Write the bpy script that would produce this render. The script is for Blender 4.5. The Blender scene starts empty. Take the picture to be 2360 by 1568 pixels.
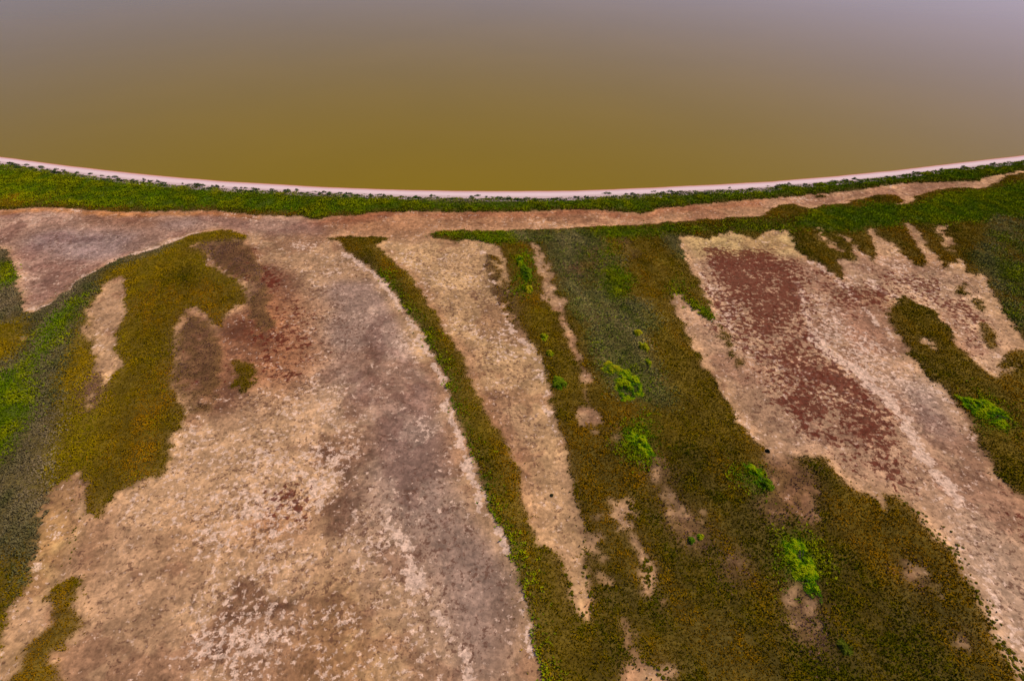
import bpy, bmesh, math, random
import numpy as np
from mathutils import Vector
rng = np.random.default_rng(7)
random.seed(7)
scene = bpy.context.scene
COL = scene.collection

# ------------------------------------------------------------------ camera
H = 72.0
PITCH = 39.0
LENS = 20.0
cam_d = bpy.data.cameras.new('camera'); cam = bpy.data.objects.new('camera', cam_d)
COL.objects.link(cam)
cam.location = (0, 0, H); cam.rotation_euler = (math.radians(90 - PITCH), 0, 0)
cam_d.lens = LENS; cam_d.sensor_width = 36.0; cam_d.sensor_fit = 'HORIZONTAL'
cam_d.clip_start = 1.0; cam_d.clip_end = 30000
scene.camera = cam

# ------------------------------------------------------------------ sky, sun, exposure
SUN_EL, SUN_AZ = 42.0, 60.0          # azimuth clockwise from +Y
world = bpy.data.worlds.new('World'); scene.world = world; world.use_nodes = True
wn = world.node_tree.nodes; wl = world.node_tree.links
for n in list(wn): wn.remove(n)
sky = wn.new('ShaderNodeTexSky'); sky.sky_type = 'NISHITA'; sky.sun_disc = False
sky.sun_elevation = math.radians(SUN_EL); sky.sun_rotation = math.radians(SUN_AZ)
sky.altitude = 50; sky.air_density = 1.0; sky.dust_density = 1.3; sky.ozone_density = 5.0
bg = wn.new('ShaderNodeBackground'); bg.inputs['Strength'].default_value = 0.092
wo = wn.new('ShaderNodeOutputWorld')
tintn = wn.new('ShaderNodeMix'); tintn.data_type = 'RGBA'; tintn.blend_type = 'MULTIPLY'; tintn.inputs[0].default_value = 1.0
tintn.inputs[7].default_value = (1.0, 0.79, 1.12, 1)          # even violet cast over the whole sky
wl.new(sky.outputs[0], tintn.inputs[6]); wl.new(tintn.outputs[2], bg.inputs['Color']); wl.new(bg.outputs[0], wo.inputs['Surface'])
sun_d = bpy.data.lights.new('sun', 'SUN'); sun_o = bpy.data.objects.new('sun', sun_d); COL.objects.link(sun_o)
sun_d.energy = 2.7; sun_d.angle = math.radians(10); sun_d.color = (1.0, 0.88, 0.70)
el, az = math.radians(SUN_EL), math.radians(SUN_AZ)
sd = Vector((math.sin(az)*math.cos(el), math.cos(az)*math.cos(el), math.sin(el)))
sun_o.rotation_euler = sd.to_track_quat('Z', 'Y').to_euler()
sun_o.location = (0, 0, 300)
scene.view_settings.view_transform = 'Standard'; scene.view_settings.look = 'None'
scene.view_settings.exposure = 0.36; scene.view_settings.gamma = 1.0
scene.view_settings.use_curve_mapping = False
scene.render.engine = 'CYCLES'

# ------------------------------------------------------------------ helpers
FPX = 1179.5 / (18.0 / LENS)
ph = math.radians(PITCH)
LAND = 0.45
def W(px, py, z=LAND):
    """photograph pixel (2359 wide) -> point on the level ground at height z"""
    u = (px - 1179.5) / FPX; v = (784.0 - py) / FPX
    dx, dy, dz = u, math.cos(ph) + v*math.sin(ph), -math.sin(ph) + v*math.cos(ph)
    t = (z - H) / dz
    return (dx*t, dy*t)
def WP(pts, z=LAND): return np.array([W(x, y, z) for x, y in pts])
def lin(c):
    c = np.array(c, float) / 255.0
    return np.where(c <= 0.04045, c/12.92, ((c + 0.055)/1.055)**2.4)
def ell(cx, cy, rx, ry, rot=0, n=18):
    a = math.radians(rot); o = []
    for i in range(n):
        t = 2*math.pi*i/n; x, y = rx*math.cos(t), ry*math.sin(t)
        o.append((cx + x*math.cos(a) - y*math.sin(a), cy + x*math.sin(a) + y*math.cos(a)))
    return o
def band(pts, w0, w1=None):
    w1 = w0 if w1 is None else w1
    L, R = [], []
    for i, (x, y) in enumerate(pts):
        a = pts[max(i-1, 0)]; b = pts[min(i+1, len(pts)-1)]
        tx, ty = b[0]-a[0], b[1]-a[1]; l = math.hypot(tx, ty) or 1
        w = w0 + (w1-w0)*i/max(len(pts)-1, 1)
        L.append((x - ty/l*w/2, y + tx/l*w/2)); R.append((x + ty/l*w/2, y - tx/l*w/2))
    return L + R[::-1]

def _h(ix, iy, s):
    n = (ix*374761393 + iy*668265263 + s*1442695041) & 0xffffffff
    n = ((n ^ (n >> 13)) * 1274126177) & 0xffffffff
    return (((n ^ (n >> 16)) & 0xffff) / 65535.0).astype(np.float32)
def vnoise(x, y, s=0):
    ix = np.floor(x).astype(np.int64); iy = np.floor(y).astype(np.int64)
    fx = (x - ix).astype(np.float32); fy = (y - iy).astype(np.float32)
    fx = fx*fx*(3-2*fx); fy = fy*fy*(3-2*fy)
    a = _h(ix, iy, s); b = _h(ix+1, iy, s); c = _h(ix, iy+1, s); d = _h(ix+1, iy+1, s)
    return (a + (b-a)*fx)*(1-fy) + (c + (d-c)*fx)*fy
def fbm(x, y, wl, octs=4, s=0, gain=0.55):
    """fractal noise about 0, range about -0.5..0.5; wl = wavelength in metres"""
    t = np.zeros(np.shape(x), np.float32); a = 1.0; tot = 0
    for o in range(octs):
        t += a*(vnoise(x/wl*2**o + 17.3*o, y/wl*2**o - 9.1*o, s+o*13) - 0.5); tot += a; a *= gain
    return t/tot*1.6
def pip(P, x, y):
    m = np.zeros(x.shape, bool)
    j = (x > P[:, 0].min()) & (x < P[:, 0].max()) & (y > P[:, 1].min()) & (y < P[:, 1].max())
    if not j.any(): return m
    xs, ys = x[j], y[j]; c = np.zeros(xs.shape, bool)
    n = len(P)
    for i in range(n):
        x1, y1 = P[i]; x2, y2 = P[(i+1) % n]
        if y1 == y2: continue
        k = (y1 > ys) != (y2 > ys)
        c ^= k & (xs < (x2-x1)*(ys-y1)/(y2-y1) + x1)
    m[j] = c
    return m
def blur(a, r):
    if r < 1: return a.astype(np.float32)
    a = a.astype(np.float32)
    for _ in range(2):
        for ax in (0, 1):
            p = np.pad(a, [(r+1, r) if k == ax else (0, 0) for k in (0, 1)], mode='edge')
            c = np.cumsum(p, axis=ax, dtype=np.float64)
            if ax == 0: a = ((c[2*r+1:] - c[:-(2*r+1)])/(2*r+1)).astype(np.float32)
            else: a = ((c[:, 2*r+1:] - c[:, :-(2*r+1)])/(2*r+1)).astype(np.float32)
    return a

# ------------------------------------------------------------------ traced shoreline
SHORE = [(-160,338),(0,361),(127,378),(254,393),(381,406),(508,416.5),(599,422),(739,430),(892,436),(1044,439.6),(1186,440),
         (1326,439),(1479,433),(1631,425.7),(1773,418),(1912,407),(2064,392),(2217,374),(2359,357.6),(2520,337)]
BACK = [(-160,349),(0,373),(127,391),(254,408),(381,421),(508,431),(599,436),(739,443),(892,449),(1044,453),(1186,454),
        (1276,454),(1377,450),(1479,446.5),(1535,444.5),(1555,441),(1631,438),(1694,436),(1773,431),(1811,425),(1866,423),
        (1912,418.6),(2014,410),(2141,394.5),(2268,380),(2359,370),(2520,349)]
shore_w = WP(SHORE, 0.0); back_w = WP(BACK, 0.75)
def far_interp(x, pts):
    y = np.interp(x, pts[:, 0], pts[:, 1])
    for i0, i1, side in ((0, 1, -1), (-1, -2, 1)):
        s = (pts[i0, 1]-pts[i1, 1])/(pts[i0, 0]-pts[i1, 0])
        d = (x - pts[i0, 0]); out = d*side > 0
        y = np.where(out, pts[i0, 1] + s*d, y)
    return y
y_shore = lambda x: far_interp(x, shore_w)
y_back = lambda x: far_interp(x, back_w)

# ------------------------------------------------------------------ map of the land (world grid)
DG = 0.33
GX0, GX1, GY0, GY1 = -180.0, 180.0, 5.0, 199.0
gx = np.arange(GX0, GX1, DG); gy = np.arange(GY0, GY1, DG)
X, Y = np.meshgrid(gx, gy)
wn1x, wn1y = fbm(X, Y, 7, 3, 1), fbm(X, Y, 7, 3, 2)
wn2x, wn2y = fbm(X, Y, 1.3, 2, 3), fbm(X, Y, 1.3, 2, 4)
hi = fbm(X, Y, 0.9, 2, 5)
mid = fbm(X, Y, 5, 4, 6)
lo = fbm(X, Y, 22, 4, 8)
CLS = np.zeros(X.shape, np.int8)     # 0 bare, else index into CLASSES
OBJ = np.zeros(X.shape, np.int16)
DEN = np.zeros(X.shape, np.float32)
CLASSES = ['bare', 'olive', 'green', 'grey', 'brown', 'yellow', 'dark', 'bright', 'drab']
OBJS = ['']
def oid(name, label):
    for i, o in enumerate(OBJS):
        if o and o[0] == name and o[1] == label: return i
    OBJS.append((name, label)); return len(OBJS)-1
def region(poly, warp=0.6, fine=0.5, z=LAND):
    P = WP(poly, z)
    return pip(P, X + wn1x*warp*2 + wn2x*fine*2, Y + wn1y*warp*2 + wn2y*fine*2)
def veg(poly, cls, o=None, warp=0.6, fine=0.6, den=1.0, sparse=None, only=False):
    m = region(poly, warp, fine)
    if sparse is not None: m &= (hi*0.6 + mid*0.6 + rng.random(X.shape, np.float32)*0.25) > sparse
    if only: m &= CLS > 0
    CLS[m] = CLASSES.index(cls); DEN[m] = den
    if o is not None: OBJ[m] = o
def bare(poly, warp=0.5, fine=0.6, keep=None):
    m = region(poly, warp, fine)
    if keep is not None: m &= (hi*0.7 + mid*0.4 + rng.random(X.shape, np.float32)*0.3 - 0.15) < keep
    CLS[m] = 0; DEN[m] = 0; OBJ[m] = 0

o_strip = oid('dune_grass', 'bright green band of grass running behind the pale beach')
o_marsh = oid('marsh_grass', 'broad olive brown marsh grass between the mudflats')
o_ridge = oid('ridge_grass', 'narrow curving olive grass ridge dividing two bare mudflats')
o_left = oid('marsh_grass', 'yellow olive grass cover beside the triangular mudflat')
o_sage = oid('sage_scrub', 'grey green scrub growing in the middle of the olive marsh')
o_sageL = oid('sage_scrub', 'grey scrub band edging the triangular mudflat')
o_far = oid('meadow_grass', 'lush green grass behind the narrow mud channel')
o_wedge = oid('marsh_grass', 'olive grass tongue with a tapered tip between two speckled salt flats')
o_islet = oid('grass_islet', 'small round olive grass islet alone on the big mudflat')
o_corner = oid('grass_islet', 'dark olive grass islet with ragged pale rim on tan flat')
o_greenL = oid('meadow_grass', 'bright green grass swathe running through grey scrub')
o_lowm = oid('marsh_grass', 'dark olive marsh grass with tufted edge along the pale salt flat')
o_twig = oid('sparse_scrub', 'thin reddish brown scrub scattered over bare mud')

STRIP_LOW = [(-160,487),(0,483),(102,477),(178,481),(279,489),(406,484.6),(508,487),(599,495.5),(663,497),(704,497),(729,505),(765,497),(815,497),(866,490),(942,487),(1095,489),(1186,488),(1301,483),(1390,485),(1479,490),(1504,487),(1519,481),(1631,469),(1773,458),(1912,445),(2014,432.5),(2090,422),(2217,418.6),(2255,418),(2265,410),(2359,394),(2520,375)]
BK = [(x, y+(5.5 if x < 1450 else 3.0)) for x, y in BACK]
veg(BK + STRIP_LOW[::-1], 'green', o_strip, warp=0.25, fine=0.35)
# brownish lower rim, grey upper patches of the strip
veg(band([(x, y-5) for x, y in STRIP_LOW[:13]], 12), 'olive', warp=0.8, sparse=-0.1, only=True)
veg(ell(60, 462, 110, 18, 2), 'yellow', warp=1.2, fine=1, sparse=0.05, only=True)
veg(band([(960,460),(1100,466),(1260,462)], 12, 6), 'grey', warp=0.6, only=True)
veg(band([(1280,459),(1400,458),(1540,450),(1640,444),(1780,437)], 8), 'grey', warp=0.6, only=True)
veg(band([(1830,431),(1870,428)], 10), 'grey', warp=0.4, only=True)
veg(band([(10,386),(400,431),(700,452),(900,458)], 8), 'grey', warp=0.6, sparse=-0.05, only=True)
veg(band([(500,440),(800,452),(950,458)], 10), 'yellow', warp=0.6, sparse=0.18, only=True)
BANK_SHADE = [(x, y-2) for x, y in STRIP_LOW]
veg(band(BANK_SHADE, 6.0), 'dark', warp=0.3, fine=0.3, only=True)  # shadow side of the strip's bank, coloured into the grass

F2_R = [(1151,567),(1175,640),(1195,720),(1212,779),(1237,805),(1258,861),(1265,899),(1278,950),(1293,993),(1309,1038),(1316,1089),(1326,1130),(1332,1153),(1343,1204),(1349,1252),(1343,1294),(1355,1351),(1366,1379),(1366,1421),(1349,1436)]
F2_L = [(902,545),(864,566),(892,586),(942,634),(980,685),(1013,733),(1041,784),(1064,830),(1082,873),(1102,911),(1125,955),(1151,995),(1176,1038),(1197,1089),(1205,1125),(1216,1190),(1233,1246),(1253,1266),(1287,1294),(1301,1337),(1321,1393),(1349,1436)]
V3_L = [(749,544),(780,558),(798,573),(818,594),(841,606),(866,624),(892,652),(922,688),(950,733),(983,772),(998,810),(1019,856),(1034,899),(1047,937),(1062,983),(1082,1031),(1102,1076),(1120,1125),(1140,1181),(1155,1218),(1169,1261),(1178,1300),(1194,1328),(1202,1371),(1222,1430),(1228,1478),(1242,1526),(1250,1568),(1275,1720)]
V2_TOP = [(993,541),(1010,534),(1057,531),(1174,530),(1326,525),(1479,516),(1631,505),(1760,497),(1772,483),(1800,474),(1830,470),(1850,477),(1870,482),(1902,471),(1953,468),(1988,457),(2034,446),(2062,448),(2085,463),(2077,467),(2052,473),(2064,475),(2095,469),(2115,450),(2166,436),(2268,432),(2293,423),(2320,405),(2520,380)]
marsh = V2_TOP + [(2520,1720),(1275,1720)] + V3_L[::-1][1:] + F2_L + F2_R[::-1] + [(1133,561),(1095,554),(1057,553),(1013,553)]
veg(marsh, 'olive', o_marsh, warp=0.4, fine=0.5)
ridge = V3_L + [(1340,1720)] + F2_L[::-1]
m_ridge = region(ridge, 0.4, 0.5) & (CLS > 0); OBJ[m_ridge] = o_ridge
veg(band([(x+9, y+3) for x, y in V3_L[3:]], 22, 26), 'dark', warp=0.6, fine=0.8, sparse=-0.25, only=True)
veg(band([(x+6, y+2) for x, y in V3_L[5:]], 9, 11), 'green', warp=0.6, fine=0.8, sparse=-0.1, only=True)
veg(band([(x+20, y+3) for x, y in V3_L[9:]], 14, 14), 'yellow', warp=0.6, fine=0.8, sparse=0.06, only=True)
veg(band([(x-6, y) for x, y in F2_L[2:16]], 14), 'yellow', warp=0.6, fine=0.8, sparse=0.15, only=True)
# left marsh
left = [(566,542),(533,531),(508,530),(470,535),(432,545),(381,566),(330,585),(279,601),(228,624),(190,644),(152,675),(114,705),(84,721),(56,724),(51,698),(41,655),(30,609),(20,583),(0,568),(-160,545),(-160,1700),(-60,1560),(0,1486),(6,1464),(17,1407),(51,1365),(65,1334),(76,1283),(93,1210),(99,1162),(102,1131),(122,1120),(142,1102),(178,1092),(208,1115),(203,1125),(200,1170),(209,1193),(226,1190),(240,1170),(271,1133),(292,1120),(343,1099),(391,1071),(388,1026),(406,988),(426,957),(396,886),(401,835),(401,759),(414,738),(432,716),(457,705),(482,726),(487,744),(520,749),(515,738),(523,718),(546,705),(571,695),(559,670),(541,642),(508,629),(475,611),(470,586),(432,563),(500,556),(559,551)]
veg(left, 'yellow', o_left, warp=0.4, fine=0.6)
veg([(380,620),(560,660),(571,695),(520,749),(400,760),(401,880),(426,957),(391,1071),(226,1190),(200,1170),(260,1000),(290,830),(300,700)], 'olive', warp=1.2, fine=0.8, sparse=-0.05, only=True)
veg([(411,552),(360,584),(254,617),(228,655),(218,680),(203,710),(178,759),(150,810),(137,861),(134,924),(119,975),(117,1013),(104,1051),(101,1115),(96,1180),(76,1300),(20,1410),(-100,1500),(-160,1500),(-160,860),(20,830),(60,800),(84,760),(60,735),(84,715),(114,699),(152,669),(190,640),(228,619),(279,597),(330,581),(381,563)], 'drab', o_sageL, warp=0.7, fine=0.8)
veg([(-160,540),(0,568),(20,583),(30,609),(41,655),(51,698),(56,724),(40,735),(-160,760)], 'drab', o_sageL, warp=0.5)
veg(ell(10, 635, 26, 30), 'green', o_sageL, warp=1, sparse=-0.05, only=True)
veg([(178,683),(211,672),(190,705),(185,738),(165,734),(157,759),(137,785),(122,805),(95,818),(76,876),(86,896),(78,912),(51,944),(43,1013),(23,1033),(13,1064),(-60,1120),(-160,1120),(-160,900),(0,876),(15,868),(46,845),(61,823),(84,785),(107,757),(129,728),(152,703)], 'green', o_greenL, warp=1.6, fine=1.2, sparse=-0.3)
veg([(-160,1270),(60,1290),(40,1380),(0,1480),(-160,1560)], 'olive', o_sageL, warp=1.2, sparse=-0.1, only=True)
veg(ell(432, 640, 22, 30), 'dark', warp=1, sparse=0.0, only=True)
bare([(292,634),(277,634),(233,662),(211,708),(198,738),(193,772),(211,797),(216,843),(188,896),(193,932),(206,950),(223,932),(239,891),(256,866),(274,840),(267,784),(284,734),(289,698),(294,647)])
veg(ell(210, 905, 22, 50, 10), 'brown', o_left, sparse=-0.1, den=0.5)
veg(band([(205,730),(215,790),(225,850)], 16), 'brown', o_twig, sparse=0.05, den=0.4)
bare(ell(51, 781, 8, 5)); 
# reddish scrub beside the left marsh and thin scrub on the flat
veg([(482,556),(560,552),(571,571),(605,600),(600,650),(640,760),(600,780),(575,700),(560,668),(541,640),(508,626),(478,608),(472,588),(440,566)], 'brown', o_twig, warp=1.2, sparse=-0.02, den=0.5)
veg([(405,770),(440,720),(480,735),(500,760),(500,860),(480,960),(430,950),(402,880)], 'brown', o_twig, warp=1.2, sparse=0.05, den=0.45)
veg([(533,835),(559,828),(584,843),(589,866),(571,896),(553,901),(538,881)], 'olive', o_islet, warp=0.5, fine=1.0)
veg([(195,1327),(190,1365),(180,1407),(178,1440),(165,1465),(152,1472),(135,1501),(127,1526),(124,1568),(100,1720),(-60,1720),(20,1560),(56,1529),(76,1481),(104,1455),(99,1430),(124,1405),(99,1388),(119,1362),(121,1345),(152,1331)], 'olive', o_corner, warp=0.5, fine=1.0)

# far lush grass along the channel, scrub in the middle of the marsh
veg([(1840,515),(1900,488),(2000,472),(2100,482),(2180,455),(2300,432),(2520,395),(2520,500),(2300,502),(2200,512),(2100,512),(1990,522),(1900,528),(1840,526)], 'green', o_far, warp=1.8, fine=1, sparse=-0.28)
veg([(1000,541),(1057,534),(1174,534),(1326,530),(1400,536),(1370,552),(1250,556),(1150,562),(1057,550)], 'green', o_far, warp=0.8, sparse=-0.05, only=True)
veg([(1174,534),(1326,530),(1370,534),(1340,556),(1200,556)], 'grey', o_sage, warp=1.0, sparse=-0.05, only=True)
veg([(1377,527),(1470,520),(1560,520),(1700,512),(1850,500),(1850,530),(1700,530),(1560,536),(1450,545),(1380,545)], 'green', o_far, warp=1.0, sparse=-0.1, only=True)
veg([(1560,520),(1700,512),(1850,498),(1850,525),(1700,528),(1560,532)], 'dark', o_far, warp=1.0, sparse=0.05, only=True)
veg([(2240,600),(2290,500),(2520,480),(2520,820),(2359,760),(2330,730),(2300,680)], 'grey', o_far, warp=1.4, fine=1, sparse=0.05, only=True)
veg([(2290,540),(2520,520),(2520,760),(2350,740)], 'green', o_far, warp=1.4, fine=1, sparse=0.2, only=True)
veg([(1263,545),(1377,535),(1390,571),(1382,622),(1390,667),(1428,685),(1461,685),(1504,698),(1529,733),(1491,772),(1509,823),(1529,866),(1555,896),(1552,934),(1517,937),(1486,932),(1448,927),(1415,911),(1390,856),(1372,805),(1347,767),(1331,734),(1316,698),(1288,634),(1263,584)], 'grey', o_sage, warp=1.0, fine=0.9)
veg([(1270,560),(1380,560),(1480,720),(1540,900),(1430,900),(1330,700)], 'green', o_sage, warp=1.5, fine=1, sparse=0.25, only=True)
veg([(1270,560),(1380,560),(1480,720),(1540,900),(1430,900),(1330,700)], 'brown', o_sage, warp=1.5, fine=1, sparse=0.24, only=True)
veg([(1385,560),(1400,600),(1390,640),(1395,680),(1430,690),(1450,650),(1420,620),(1405,570)], 'green', o_marsh, warp=1.5, sparse=-0.1, only=True)
veg([(1530,540),(1565,540),(1580,590),(1570,600),(1545,570)], 'grey', o_sage, warp=0.8, only=True)
veg(ell(1425, 600, 22, 16), 'grey', o_sage, warp=0.8, only=True)
veg([(1330,640),(1360,560),(1380,640),(1375,760)], 'olive', o_sage, warp=1.2, sparse=0.15, only=True)
veg([(1540,690),(1620,700),(1649,738),(1625,740),(1560,640)], 'green', o_marsh, warp=1.2, sparse=0.02, only=True)
veg([(1380,545),(1500,545),(1560,640),(1545,780),(1640,880),(1700,990),(1700,1080),(1560,1000),(1520,800),(1450,660)], 'yellow', warp=2.2, fine=1, sparse=0.24, only=True)
veg(band([(1180,570),(1210,640),(1250,730),(1280,830),(1290,900)], 34), 'yellow', warp=1.5, sparse=0.1, only=True)
veg([(1290,1000),(1700,1000),(1770,1100),(1840,1300),(2300,1500),(2359,1700),(1300,1700),(1360,1440),(1330,1150)], 'dark', warp=2.5, fine=1, sparse=0.1, only=True)  # here and next line: lens falloff put into the lower marsh colour
veg([(1846,1046),(1900,1060),(2160,1300),(2300,1500),(2340,1720),(1800,1720),(1900,1400)], 'dark', warp=2.5, fine=1, sparse=-0.04, only=True)
veg([(1880,1060),(1960,1130),(2030,1230),(2090,1330),(2020,1360),(1930,1200)], 'olive', warp=2.0, fine=1, sparse=-0.15, only=True)
for c in ((1140,640,12,60),(1185,700,10,60)):
    veg(ell(*c, -16), 'brown', o_marsh, sparse=-0.1, den=0.5)
veg([(1130,585),(1150,590),(1185,700),(1205,770),(1190,760),(1160,690)], 'olive', o_marsh, warp=1, sparse=-0.02)
# bare flats in the marsh
flat3 = [(1561,542),(1580,540),(1606,543),(1626,551),(1656,537),(1687,535),(1715,543),(1735,552),(1748,540),(1773,531),(1798,530),(1818,535),(1827,553),(1833,571),(1856,592),(1892,611),(1917,629),(1937,642),(1949,642),(1937,619),(1926,597),(1976,598),(1966,578),(1960,563),(1973,568),(2003,591),(2024,619),(2014,599),(2024,586),(2021,571),(2003,545),(2001,525),(2014,528),(2031,548),(2040,556),(2052,555),(2077,583),(2108,609),(2133,611),(2133,596),(2110,563),(2087,530),(2086,515),(2100,514),(2115,530),(2141,571),(2156,591),(2186,622),(2200,600),(2209,594),(2229,627),(2250,632),(2273,634),(2283,660),(2300,690),(2328,736),(2344,759),(2359,782),(2430,880),(2359,835),(2318,871),(2280,866),(2242,835),(2196,785),(2179,746),(2156,718),(2115,698),(2085,677),(2064,698),(2047,731),(2059,759),(2080,782),(2097,817),(2110,835),(2135,863),(2166,889),(2191,909),(2214,932),(2232,957),(2240,983),(2247,1005),(2260,1026),(2283,1059),(2300,1089),(2326,1125),(2390,1180),(2520,1290),(2520,1720),(2430,1680),(2359,1568),(2330,1520),(2313,1489),(2291,1464),(2282,1430),(2260,1396),(2237,1351),(2214,1317),(2203,1292),(2183,1263),(2155,1235),(2124,1210),(2099,1181),(2068,1142),(2031,1131),(2039,1184),(2014,1150),(1973,1130),(1950,1110),(1932,1089),(1912,1066),(1894,1049),(1846,1046),(1850,1090),(1800,1085),(1760,1051),(1745,1026),(1720,993),(1692,962),(1682,932),(1656,896),(1639,868),(1623,843),(1603,810),(1585,767),(1570,734),(1560,723),(1552,698),(1552,677),(1565,677),(1590,698),(1616,723),(1645,745),(1639,698),(1618,662),(1590,622),(1575,591),(1566,558)]
bare(flat3, warp=0.3, fine=0.7)
for p in ([(1882,528),(1894,530),(1917,558),(1945,578),(1935,583),(1912,566),(1892,545)], [(1927,533),(1955,548),(1955,556),(1937,545)],
          [(2161,520),(2176,517),(2185,535),(2202,563),(2200,582),(2189,582),(2171,558),(2163,538)],
          [(1222,561),(1237,561),(1248,591),(1273,629),(1286,662),(1302,705),(1298,738),(1286,723),(1258,695),(1253,655),(1242,619),(1227,589)],
          [(1331,828),(1347,851),(1354,876),(1349,894),(1336,881)],
          [(1352,922),(1375,934),(1382,955),(1377,985),(1357,988),(1336,977),(1329,952),(1336,934)],
          [(1425,1142),(1456,1148),(1451,1201),(1470,1215),(1439,1213),(1425,1182)], [(1383,1224),(1417,1230),(1414,1249),(1389,1252)],
          [(1465,1232),(1485,1238),(1499,1283),(1510,1306),(1535,1351),(1535,1374),(1518,1388),(1499,1388),(1490,1351),(1470,1334),(1479,1300),(1470,1272)],
          [(1456,1467),(1479,1461),(1473,1492),(1485,1520),(1475,1535),(1524,1537),(1538,1518),(1572,1520),(1572,1549),(1541,1600),(1456,1720),(1440,1640),(1451,1535),(1448,1487)]):
    bare(p, warp=0.8, fine=1.1, keep=0.3)
bare(band([(1294,725),(1308,770),(1322,806),(1334,832)], 15, 12), warp=.3, fine=.5, keep=0.5)
bare(band([(1347,890),(1356,928)], 7), warp=.3, fine=.4, keep=0.5)
for p in (band([(1425,1360),(1440,1410),(1450,1460)], 16), band([(1360,1320),(1390,1330),(1430,1340)], 12), ell(1370, 1207, 22, 10), ell(1500, 1420, 20, 14),
          band([(1335,1200),(1370,1260),(1375,1340)], 26), ell(1600, 1190, 20, 30), ell(2140,795,16,12), ell(2120,1355,14,12), ell(1555,1070,8,6), ell(2170,1365,16,14)):
    bare(p, warp=0.8, fine=1, keep=-0.06)
# sparse brown places in the marsh
for p, sp, d in (([(1418,548),(1443,548),(1472,595),(1462,600)], -0.1, .6), ([(1486,1038),(1524,1046),(1542,1074),(1537,1130),(1555,1145),(1583,1187),(1623,1227),(1629,1252),(1598,1269),(1555,1246),(1535,1210),(1513,1153),(1501,1115),(1479,1069)], 0.2, .4),
                 ([(1765,1060),(1846,1046),(1870,1100),(1890,1180),(1860,1230),(1800,1160)], 0.16, .4), (ell(1780, 1170, 24, 36, -20), 0.05, .4), (ell(1860,1400,40,90,-20), 0.08, .5),
                 (ell(1690,1300,30,40), 0.08, .5), (ell(1420,1010,14,14), .1, .5), (ell(2100,1320,40,26,30), .08, .5), (ell(2215,1470,18,30), .08, .5)):
    m = region(p, 0.8, 0.8); CLS[m] = 0; OBJ[m] = 0
    veg(p, 'brown', o_marsh, warp=0.8, fine=0.8, sparse=sp-0.15, den=d)
# growth inside the right hand flats
veg([(1657,739),(1672,750),(1700,810),(1715,845),(1700,853),(1680,820)], 'olive', o_wedge, warp=0.6, sparse=0.0, den=0.8)
veg(ell(2270, 772, 14, 40, -38), 'olive', o_wedge, warp=0.8, sparse=-0.05, den=0.8)
veg(ell(2225, 665, 16, 14), 'olive', o_wedge, warp=1, sparse=0.05, den=0.7)
veg(ell(2255, 700, 16, 14), 'olive', o_wedge, warp=1, sparse=0.08, den=0.7)
veg([(2318,800),(2359,800),(2440,870),(2440,960),(2300,880)], 'olive', o_wedge, warp=1, sparse=-0.12, den=0.7)
veg(ell(1890, 452.5, 14, 2.5, -2), 'dark', o_far, warp=0.1, fine=0.1)
wedge = [(2085,670),(2115,692),(2156,712),(2200,780),(2242,830),(2300,872),(2440,960),(2520,1290),(2390,1180),(2326,1125),(2260,1026),(2232,957),(2166,889),(2110,835),(2059,759),(2040,735),(2064,690)]
m = region(wedge, 0.3, 0.6) & (CLS > 0); OBJ[m] = o_wedge
lowm = [(1846,1040),(1912,1060),(2030,1131),(2068,1136),(2124,1205),(2214,1310),(2300,1460),(2400,1640),(2400,1720),(1700,1720),(1760,1400),(1700,1200),(1800,1120)]
m = region(lowm, 0.6, 0.6) & (CLS > 0) & (OBJ == o_marsh); OBJ[m] = o_lowm
for cx_, cy_, rx_, ry_ in ((1846,1302,46,80),(1440,880,58,50),(1472,1024,36,48),(2270,948,46,54),(1748,1100,36,36),(1210,630,22,56)):
    veg(ell(cx_, cy_, rx_, ry_), 'green', warp=1.2, fine=1.2, sparse=0.15, only=True)
# shade of the sharp banks, put into the vegetation colour as a dark lip
for pts, w in ((V2_TOP[2:8], 4), ([(1561,540),(1606,541),(1626,549),(1656,535),(1687,533),(1735,550)], 4), ([(1818,533),(1833,569),(1892,609),(1937,640)], 5), ([(2273,630),(2300,686),(2344,755)], 6), ([(2047,731),(2080,780),(2135,861),(2191,907),(2232,955),(2260,1024),(2326,1123)], 7), ([(750,546),(900,546)], 4), ([(993,543),(1057,552),(1133,560)], 5)):
    veg(band(pts, w), 'dark', warp=0.3, fine=0.4, only=True)

# ------------------------------------------------------------------ terrain height
VEGB = blur(CLS > 0, 3); VEGW = blur(CLS > 0, 9)
def beach_z(u): return 0.75*(1.0 - u)
YS, YB = y_shore(X), y_back(X)
U = (Y - YB)/(YS - YB)
Z = 0.22 + 0.10*mid + 0.12*lo + VEGB*0.30 + VEGW*0.12
strip_d = np.clip(1 - (YB - Y)/14.0, 0, 1)
Z = np.where((U < 0), Z + 0.35*strip_d*VEGB, Z)
Z = np.where(U >= -0.55, np.minimum(beach_z(np.clip(U, 0, 6)) - 0.14, 0.62), Z)
Z = np.clip(Z, -2.5, 3).astype(np.float32)

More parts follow.
